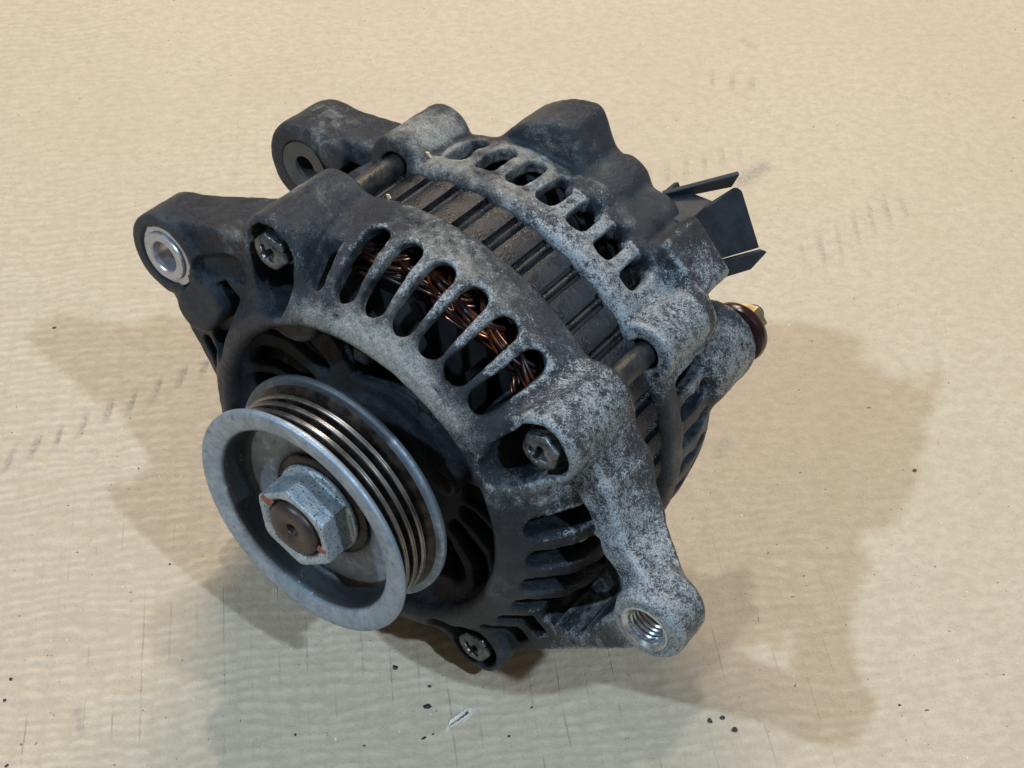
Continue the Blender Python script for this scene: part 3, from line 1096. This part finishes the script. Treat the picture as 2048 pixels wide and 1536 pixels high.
# ---------------------------------------------------------------- stator core
def build_core():
    prof = [(59.6, 49.5), (59.6, 71.5), (47, 71.5), (47, 49.5)]
    v, f = lathe(prof, 128)
    core = baked('stator_core', v, f, CORE, alt)
    at = core.data.attributes.new('lam', 'FLOAT', 'POINT')
    at.data.foreach_set('value', v[:, 2].astype(np.float32) * 10)
    core['label'] = 'dark oily band of stacked laminations between the two castings'
    n = 42
    pitch = 360 / n

    def bar(half, r0, r1, w0, w1, seg=4, rnd=False):
        vs, fs = [], []
        for w in (w0, w1):
            t = np.radians(np.linspace(-half, half, seg + 1))
            for k, q in enumerate(t):
                rr = r1 - (0.9 * (2 * k / seg - 1) ** 2 if rnd else (0.25 if k in (0, seg) else 0))
                vs.append((rr * math.cos(q), rr * math.sin(q), -w))
            for q in (t[-1], t[0]):
                vs.append((r0 * math.cos(q), r0 * math.sin(q), -w))
        m = seg + 3
        for k in range(m):
            fs.append((k, (k + 1) % m, m + (k + 1) % m, m + k))
        fs.append(tuple(range(m)))
        fs.append(tuple(range(m, 2 * m)))
        return np.array(vs) * MM, fs
    for nm, args, off, mt in (('core_tooth', (2.55, 58.5, 61.7, 50.5, 70.6), 0, CORE), ('core_weld_bead', (0.95, 58.8, 61.0, 50.5, 70.6, 6, True), pitch / 2, CORE)):
        v, f = bar(*args)
        me = mesh_from(nm, v, f, mt, True, 30)
        at = me.attributes.new('lam', 'FLOAT', 'POINT')
        at.data.foreach_set('value', (-v[:, 2] / MM * 10).astype(np.float32))
        for k in range(n):
            a = amod(56.2 + off + k * pitch)
            if -40 < a < 125:
                link(nm, me, core, place(0, 0, 0, math.radians(a)))
    v, f = lathe([(60.0, 69.4), (61.0, 69.4), (61.4, 70.4), (61.0, 71.2), (60, 71.2)], 128)
    o = baked('gasket_rim', v, f, ROD, core)
    return core


core = build_core()

# ---------------------------------------------------------------- through bolts
def build_bolts():
    h = 0.3
    f = Field((-8, -8, -1.2), (8, 8, 10.2), h)

    def hexp(x, y, w):
        q = np.maximum(np.abs(x), np.maximum(np.abs(x * 0.5 + y * 0.866), np.abs(x * 0.5 - y * 0.866))) - 4.55
        return np.maximum(q, np.maximum(-w, w - 7))
    f.add(hexp)
    f.add(*s_cyl(0, 0, 4.6, -0.5, 5, 0.8), k=0.6)
    # crowned top
    f.cut(lambda x, y, w: -(np.sqrt(x * x + y * y + (w - 9.2) ** 2) - 9.5), k=0.5)
    f.add(*s_cyl(0, 0, 5.7, 5.6, 6.6, 0.4), k=0.6)
    f.add(*s_cyl(0, 0, 6.5, 6.7, 7.9, 0.4), k=0.2)
    for a in (25, 115):
        c, s = math.cos(math.radians(a)), math.sin(math.radians(a))
        f.cut(lambda x, y, w, c=c, s=s: np.maximum(np.maximum(np.abs(x * c + y * s) - 2.7 + w * 0.35, np.abs(-x * s + y * c) - 0.85 + w * 0.08), w - 3.6), k=0.3)
    V, F = f.mesh()
    N = f.grad(V)
    V = V * np.array([1, 1, -1]) * MM
    me = bpy.data.meshes.new('through_bolt')
    me.from_pydata([tuple(v) for v in V], [], [tuple(q) for q in F[:, ::1]])
    me.update()
    bm = bmesh.new()
    bm.from_mesh(me)
    bmesh.ops.recalc_face_normals(bm, faces=bm.faces)
    for q in bm.faces:
        q.smooth = True
    bm.to_mesh(me)
    bm.free()
    me.materials.append(BOLT)
    rv, rf = disc_cap([(3.1, -7.5), (3.1, -60), (2.4, -61)], 20)
    rv = rv * MM
    rod = mesh_from('bolt_shank', rv, rf, ROD, True, 40)
    rot = (0.3, 0.9, 0.5, 0.1)
    for i, (R, a, w) in enumerate(BOLTS):
        o = link('through_bolt', me, alt, place(*pol(R, a), w - 0.5, rot[i]))
        ang = a if i else 115.5
        link('bolt_shank', rod, o, o.matrix_basis.inverted() @ place(*pol(63.2, ang), w))


build_bolts()


# ---------------------------------------------------------------- pulley
def build_pulley():
    body = [(8.0, 9.9), (14.6, 9.9), (15.2, 9.7), (17.5, 9.5), (22.6, 9.5), (24.0, 9.55), (24.7, 9.4), (25.5, 8.8), (25.9, 7.6), (26.1, 3.2), (26.5, 1.9), (27.3, 1.1), (28.4, 0.75),
            (31.2, 0.1), (32.2, 0.05), (32.8, 0.4), (33.0, 1.0), (32.9, 1.7), (32.3, 2.2), (28.6, 3.6), (26.9, 5.0), (26.9, 13.6),
            (30.4, 15.0), (31.0, 15.2), (32.2, 15.3), (32.9, 15.6), (33.05, 16.4), (32.9, 17.2), (32.2, 17.6), (24, 17.8), (9, 17.8)]
    v, f = lathe(body, 160)
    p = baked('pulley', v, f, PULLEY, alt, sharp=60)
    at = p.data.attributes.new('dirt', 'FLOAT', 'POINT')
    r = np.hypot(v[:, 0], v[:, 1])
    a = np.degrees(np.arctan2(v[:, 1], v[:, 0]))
    dirt = np.where((r < 27) & (v[:, 2] < 9.5) & (v[:, 2] > 1.5) & (r > 24.5), 0.95, 0.15)  # shadow on the dish side wall painted in; light soiling elsewhere
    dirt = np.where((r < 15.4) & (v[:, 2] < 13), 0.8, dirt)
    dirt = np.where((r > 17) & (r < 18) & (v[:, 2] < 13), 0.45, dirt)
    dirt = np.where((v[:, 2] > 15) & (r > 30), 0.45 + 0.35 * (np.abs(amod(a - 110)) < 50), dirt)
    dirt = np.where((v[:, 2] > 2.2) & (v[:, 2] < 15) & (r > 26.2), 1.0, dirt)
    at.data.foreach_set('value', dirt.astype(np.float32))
    p['label'] = 'dull grey grooved belt pulley with deep dished face'
    # grooves
    g = [(28.9, 3.4)]
    for k in range(3):
        c = 5.7 + 3.05 * k
        g += [(27.7, c - 1.5), (30.1, c - 0.5), (30.1, c + 0.5)]
    g += [(27.7, 13.3), (30.3, 14.4), (31.2, 15.3), (27, 15.3), (27, 3.4)]
    v, f = lathe(g, 160)
    b = baked('belt_groove', v, f, GROOVE, p, sharp=25)
    b['label'] = 'dark brown grooved belt track'
    for k in range(3):
        c = 5.7 + 3.05 * k
        v, f = lathe([(29.8, c - 0.66), (30.32, c - 0.46), (30.34, c - 0.2), (30.2, c), (30.34, c + 0.2), (30.32, c + 0.46), (29.8, c + 0.66), (29.5, c)], 160)
        baked('groove_crest', v, f, CREST, p, sharp=80)
    # stamped mark on the dish floor (illegible raised strokes)
    for k, (aa, rr, sx, sy) in enumerate(((63, 19.2, 0.5, 1.5), (60, 20.4, 1.2, 0.35), (59.5, 18.6, 1.1, 0.35), (52, 19.3, 0.5, 1.6), (48.5, 20.1, 0.9, 0.5), (47.5, 18.6, 0.9, 0.5),
                                          (40, 19.4, 0.5, 1.5), (36.5, 20.2, 1.1, 0.4), (35, 18.9, 0.5, 1.2))):
        a0 = math.radians(aa)
        cx, cy = pol(rr, aa)
        pts = []
        for wq in (9.8, 9.15):
            for q1, q2 in ((-1, -1), (1, -1), (1, 1), (-1, 1)):
                tx, ty = q1 * sx, q2 * sy
                pts.append((cx - tx * math.sin(a0) + ty * math.cos(a0), cy + tx * math.cos(a0) + ty * math.sin(a0), wq))
        baked('stamped_mark', np.array(pts), [(0, 1, 2, 3), (4, 5, 6, 7), (0, 1, 5, 4), (1, 2, 6, 5), (2, 3, 7, 6), (3, 0, 4, 7)], INNER, p, False)
    # washer, nut, shaft
    v, f = lathe([(8, 8.5), (14.0, 8.5), (14.7, 8.9), (14.7, 10.1), (8, 10.1)], 96)
    baked('spring_washer', v, f, GROOVE, p)
    fld = Field((-15, -15, -3), (15, 15, 13), 0.4)
    rot = math.radians(9)
    cr, sr = math.cos(rot), math.sin(rot)

    def hx(x, y, w):
        X, Y = x * cr + y * sr, -x * sr + y * cr
        q = np.maximum(np.abs(X), np.maximum(np.abs(X * 0.5 + Y * 0.866), np.abs(X * 0.5 - Y * 0.866))) - 10.7
        return np.maximum(q, np.maximum(-1.6 - w, w - 8.4))
    fld.add(hx)
    fld.cut(lambda x, y, w: -(np.hypot(x, y) * 0.5 + (-w) * 0.86 - 7.15), k=0.4)
    fld.add(*s_cyl(0, 0, 12.6, 7.0, 8.5, 0.6), k=0.8)
    fld.cut(*s_cyl(0, 0, 8.3, -5, 1.5))
    fld.cut(lambda x, y, w: (np.hypot(x, y) - 9.3 + (w + 1.6) * 1.0) * 0.7, ((-10, -10, -3), (10, 10, 1)), k=0.2)
    fld.cut(*s_cyl(0, 0, 7.7, -5, 20))
    V, F = fld.mesh()
    nut = baked('pulley_nut', V, F, NUTM, alt, sharp=50)
    nut['label'] = 'corroded grey hexagon nut in the dish of the pulley'
    v, f = disc_cap([(0.01, 0.4), (1.3, -0.2), (1.9, -1.9), (2.6, -2.25), (4.6, -2.55), (6.4, -2.5), (7.1, -2.2), (7.6, -1.4), (7.6, 40), (7.5, 41)], 64)
    sh = baked('rotor_shaft', v, f, SHAFT, alt)
    sh['label'] = 'brown shaft end with centre dimple inside the nut'
    for a, r0, r1, da in ((148, 8.2, 12.0, 8), (-8, 8.0, 11.2, 6)):
        pts, fs = [], []
        for k, (rr, ww) in enumerate(((r0, -1.75), ((r0 + r1) / 2, -1.85), (r1 - 0.6, -1.7))):
            for s in (-1, 1):
                x, y = pol(rr, a + s * da * (1.0 - 0.25 * k) + 2 * k)
                pts.append((x, y, ww))
                pts.append((x, y, ww + 0.6))
        for k in range(2):
            b = k * 4
            fs += [(b, b + 2, b + 6, b + 4), (b + 1, b + 3, b + 7, b + 5), (b, b + 1, b + 5, b + 4), (b + 2, b + 3, b + 7, b + 6)]
        fs += [(0, 1, 3, 2), (8, 9, 11, 10)]
        baked('paint_dab', np.array(pts), fs, RUST, nut)


build_pulley()


# ---------------------------------------------------------------- bushes, thread, retaining screw
def build_small():
    v, f = lathe([(4.25, 23.0), (4.55, 22.65), (6.7, 22.65), (6.85, 22.9), (6.85, 36), (4.25, 36)], 64, *LUGA)
    o = baked('steel_bush', v, f, BUSH, front)
    o['label'] = 'bright steel bush in the left lug'
    v, f = lathe([(6.9, 23.35), (8.7, 23.35), (8.7, 24), (6.9, 24)], 64, LUGA[0] + 0.5, LUGA[1] + 0.4)
    baked('machined_ring', v, f, BUSH, front)
    # split bush: ring with a gap
    seg = 60
    a = np.radians(np.linspace(12, 348, seg))
    prof = [(3.5, 75.6), (7.9, 75.2), (7.9, 92), (3.5, 92)]
    vs = []
    for r, w in prof:
        vs.append(np.c_[LUGA[0] + r * np.cos(a), LUGA[1] + r * np.sin(a), np.full(seg, w)])
    vs = np.concatenate(vs)
    # straight-sided slit
    for i, (r, w) in enumerate(prof):
        for k, s in ((0, 1), (seg - 1, -1)):
            vs[i * seg + k, 0] = LUGA[0] + math.sqrt(r * r - 0.42)
            vs[i * seg + k, 1] = LUGA[1] + 0.65 * s
    fs = []
    for i in range(4):
        j = (i + 1) % 4
        for k in range(seg - 1):
            fs.append((i * seg + k, i * seg + k + 1, j * seg + k + 1, j * seg + k))
    fs.append((0, seg, 2 * seg, 3 * seg))
    fs.append((seg - 1, 2 * seg - 1, 3 * seg - 1, 4 * seg - 1))
    o = baked('split_bush', vs, fs, DARKBUSH, rear)
    o['label'] = 'dark split bush in the rear lug'
    # thread in the right lug
    t = np.linspace(0, 8 * 2 * np.pi, 8 * 40)
    pts = np.c_[LUGB[0] + 4.75 * np.cos(t), LUGB[1] + 4.75 * np.sin(t), 24.2 + t / (2 * np.pi) * 1.25]
    v, f = tube(pts, 0.42, 6)
    o = baked('screw_thread', v, f, THREAD, front)
    o['label'] = 'bare thread inside the right lug'
    v, f = lathe([(4.9, 23.6), (5.75, 22.75), (6.2, 22.85), (6.2, 24), (4.9, 25)], 48, *LUGB)
    baked('bare_chamfer', v, f, THREAD, front)
    # bearing retainer screw
    x, y = pol(25.2, 20)
    v, f = disc_cap([(0.2, 26.2), (2.8, 26.3), (3.6, 26.8), (4.0, 27.8), (4.0, 33)], 32, x, y)
    o = baked('retainer_screw', v, f, ROD, alt)


build_small()


# ---------------------------------------------------------------- rotor and windings
def build_inside():
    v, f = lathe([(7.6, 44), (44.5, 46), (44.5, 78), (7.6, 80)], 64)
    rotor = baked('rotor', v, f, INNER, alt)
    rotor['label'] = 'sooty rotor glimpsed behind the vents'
    for k in range(11):
        a = math.radians(360 / 11 * k + 10)
        pts = []
        for q, (r, da) in enumerate(((28, 0.0), (36, 0.10), (43, 0.28))):
            for th in (-0.02, 0.02):
                for w in (37.0, 44.8):
                    x, y = r * math.cos(a + da + th), r * math.sin(a + da + th)
                    pts.append((x, y, w))
        fs = []
        for q in range(2):
            b = q * 4
            fs += [(b, b + 1, b + 5, b + 4), (b + 2, b + 3, b + 7, b + 6), (b, b + 2, b + 6, b + 4), (b + 1, b + 3, b + 7, b + 5)]
        fs += [(0, 1, 3, 2), (8, 9, 11, 10)]
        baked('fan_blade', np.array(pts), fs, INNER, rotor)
    win = link('winding', None, alt) if False else None
    # end turns: bundles of parallel strands looping from slot to slot, front and rear
    for side in (0, 1):
        for layer in (0, 1):
            for k in range(24):
                a0 = 148 - k * 10.0 + 5 * layer + random.uniform(-1.2, 1.2)
                if a0 < -70 or (side == 1 and a0 < 20):
                    continue
                vs, fs = [], []
                off = 0
                lean = (-1, 1)[layer] * random.uniform(0.5, 3.0)
                lift = random.uniform(7.5, 10.5) - 1.0 * layer
                span = random.uniform(19, 27)
                rb = (54.8, 50.6)[layer] + random.uniform(-0.8, 0.8)
                for s in range(6):
                    n = 22
                    t = np.linspace(0, 1, n)
                    e = (t - 0.5) * 2
                    prof = np.clip(1 - np.abs(e) ** 2.2, 0, 1) ** 0.6
                    aa = np.radians(a0 + e * span / 2 * random.uniform(0.85, 1.1) + lean * 0.35 * prof + s * 0.3)
                    r = rb - lean * 0.25 * e + (s % 3) * 1.25 - 1.2 + 0.45 * np.sin(t * 6 + s * 2.3 + k * 1.7)
                    lw = (lift - (s // 3) * 1.6 + random.uniform(-0.5, 0.5)) * prof
                    w = (49.5 - lw) if side == 0 else (71.5 + lw)
                    v, f = tube(np.c_[r * np.cos(aa), r * np.sin(aa), w], 0.62, 7)
                    vs.append(v)
                    fs += [tuple(i + off for i in q) for q in f]
                    off += len(v)
                baked('copper_coil', np.concatenate(vs), fs, COPPER, alt, sharp=180)


build_inside()


# ---------------------------------------------------------------- terminal and connector
def build_rear_fittings():
    bx, by = pol(57.8, 17.0)
    v, f = disc_cap([(7.0, 110), (7.0, 113.2), (8.6, 113.6), (9.0, 114.6), (8.8, 116.2), (7.9, 117.2), (6.5, 117.8), (5.4, 118.3)], 48, bx, by)
    o = baked('terminal_insulator', v, f, BAKELITE, alt)
    o['label'] = 'glossy dark red insulator on the output terminal'
    pts, fs = [], []
    for i, (s, w) in enumerate(((5.0, 118.2), (5.2, 118.7), (5.2, 122.8), (4.7, 123.4))):
        for k in range(6):
            x, y = pol(s, 60 * k + 12)
            pts.append((bx + x, by + y, w))
    for i in range(3):
        for k in range(6):
            m = (k + 1) % 6
            fs.append((i * 6 + k, i * 6 + m, (i + 1) * 6 + m, (i + 1) * 6 + k))
    fs += [tuple(range(6)), tuple(range(18, 24))]
    o = baked('brass_nut', np.array(pts), fs, BRASS, alt, False)
    o['label'] = 'yellow brass nut on the output terminal'
    v, f = disc_cap([(2.6, 118), (2.6, 126), (2.2, 126.6)], 24, bx, by)
    baked('terminal_stud', v, f, BOLT, o)

    def plate(name, quad, thick, parent, wdir, flat=True):
        q = np.array(quad, float)
        cen = q.mean(0)
        nn = np.linalg.svd(q - cen)[2][2]
        if flat:
            q = q - np.outer((q - cen) @ nn, nn)
            n = nn * np.sign(nn @ np.array(wdir, float))
        else:
            n = np.array(wdir, float)
        n = n / np.linalg.norm(n) * thick
        pts = np.concatenate([q, q + n])
        m = len(q)
        fs = [tuple(range(m)), tuple(range(m, 2 * m))]
        for k in range(m):
            fs.append((k, (k + 1) % m, m + (k + 1) % m, m + k))
        me = mesh_from(name, to_root(pts), fs, PLASTIC, False, None)
        ob = link(name, me, parent)
        b = ob.modifiers.new('bevel', 'BEVEL')
        b.width = 0.0003
        b.segments = 2
        return ob

    def Q(r, a, w):
        return (*pol(r, a), w)
    con = baked('connector_socket', *lathe([(1, 100), (9, 100), (9, 112), (1, 112)], 24, *pol(55, 46)), PLASTIC, alt)
    con['label'] = 'black plastic plug socket with flared walls behind the casting'
    plate('socket_wall', [(40.2, 52.1, 111), (41.8, 52.5, 126), (44.0, 52.0, 126.8), (52.6, 38.0, 126), (46.2, 39.3, 111)], 1.6, con, (-0.75, -0.6, 0.1))
    plate('socket_wall', [(28.7, 53.3, 110.5), (42.8, 56.5, 126), (40.2, 51.8, 127), (31.0, 50.0, 112)], 1.3, con, (-0.2, -0.9, 0.3))
    plate('socket_body', [(29, 51.5, 104), (40.0, 52.0, 104), (46.0, 39.5, 104), (44, 34, 104), (34, 36, 104)], 13.5, con, (0, 0, 1))
    plate('socket_wall', [(46.2, 38.6, 111), (53.4, 37.9, 125.5), (54.9, 37.2, 126.5), (52.3, 33.4, 121.5), (49.2, 34.2, 111)], 1.5, con, (-0.85, -0.3, -0.2))
    plate('socket_wall', [(26, 49, 111), (26, 49, 122), (38, 30, 122), (38, 30, 111)], 1.6, con, (0.8, 0.5, 0))


build_rear_fittings()


# ================================================================== CRUMBS
def ground_of(px, py):
    """pixel of the 2048 photo -> point on the cardboard plane, mm"""
    th = math.radians(47.5)
    d = np.array([(px - 1024) / 2800, math.cos(th) - (py - 768) / 2800 * math.sin(th), -math.sin(th) - (py - 768) / 2800 * math.cos(th)])
    c = np.array([52.44, -205.76, 343.96])
    return c + d * (-c[2] / d[2])


def crumb(name, px, py, sx, sy, label, group, mat=CRUMB, rot=0.0, flat=0.45):
    x, y, _ = ground_of(px, py)
    bm = bmesh.new()
    bmesh.ops.create_icosphere(bm, subdivisions=2, radius=1)
    r = random.Random(int(px * 7 + py))
    for v in bm.verts:
        k = 0.75 + 0.5 * r.random()
        v.co = Vector((v.co.x * sx * k, v.co.y * sy * k, v.co.z * min(sx, sy) * flat * k)) * MM
    me = bpy.data.meshes.new(name)
    bm.to_mesh(me)
    bm.free()
    me.materials.append(mat)
    o = link(name, me)
    o.location = (x * MM, y * MM, (board_z(x, y) + min(sx, sy) * flat * 0.5) * MM)
    o.rotation_euler = (0, 0, rot)
    o['label'] = label
    o['category'] = 'dirt crumb'
    if group:
        o['group'] = group
    return o


LB = 'tiny black dirt speck lying on the open cardboard'
GR = 'black specks scattered on the cardboard'
CRUMBS = ((790, 1334, 0.75, 0.8, 0.3, 'black angular crumb on the cardboard just in front of the pulley rim'),
          (854, 1412, 1.15, 0.75, 0.2, 'largest black crumb on the cardboard, beside the paper tear'),
          (1420, 1440, 0.6, 0.8, 0.2, 'black chip of three near the threaded lug, long and tilted'),
          (1445, 1434, 0.7, 0.6, 0.4, 'middle black chip of three near the threaded lug'),
          (1470, 1458, 0.9, 0.7, 0.1, 'biggest black chip of three near the threaded lug'),
          (108, 655, 0.75, 0.5, 0.5, 'black crumb at the tip of the left shadow of the alternator'),
          (859, 1372, 0.5, 0.4, 0, LB), (848, 1475, 0.7, 0.35, 0.5, LB), (866, 1467, 0.4, 0.22, 0.8, LB), (20, 1355, 0.55, 0.5, 0, LB),
          (8, 1398, 0.5, 0.45, 0, LB), (12, 1529, 0.55, 0.45, 0.7, LB), (1063, 1413, 0.4, 0.3, 0.6, LB), (1018, 1471, 0.4, 0.35, 0, LB),
          (339, 1126, 0.35, 0.3, 0, LB), (590, 1468, 0.4, 0.35, 0, LB), (728, 1490, 0.35, 0.3, 0, LB), (1800, 1408, 0.45, 0.3, 0.4, LB),
          (1855, 1418, 0.6, 0.22, 0.1, LB))
for px, py, sx, sy, rot, lab in CRUMBS:
    crumb('dirt_crumb', px, py, sx, sy, lab, GR if lab == LB else None, CRUMB, rot)
crumb('dirt_crumb', 1830, 938, 0.65, 0.6, 'reddish brown rust grain lying alone on the cardboard', None, REDCRUMB)

# two splinters stuck to the alternator's top
for (R, a, w, L, lab) in ((62.4, 106.0, 55.5, 1.3, 'small pale chip stuck on the dark lamination band'),
                          (64.6, 107.5, 74.0, 2.0, 'thin pale splinter stuck on the edge of the rear casting')):
    bm = bmesh.new()
    bmesh.ops.create_cube(bm, size=1)
    for v in bm.verts:
        v.co = Vector((v.co.x * L * (1.2 if v.co.y > 0 else 0.8), v.co.y * 0.8, v.co.z * 0.5)) * MM
    me = bpy.data.meshes.new('wood_splinter')
    bm.to_mesh(me)
    bm.free()
    me.materials.append(STRAW)
    o = link('wood_splinter', me)
    o.matrix_world = Matrix.Translation(Vector(ROOT * MM)) @ place(*pol(R, a), w, math.radians(a + 20))
    o['label'] = lab
    o['category'] = 'splinter'
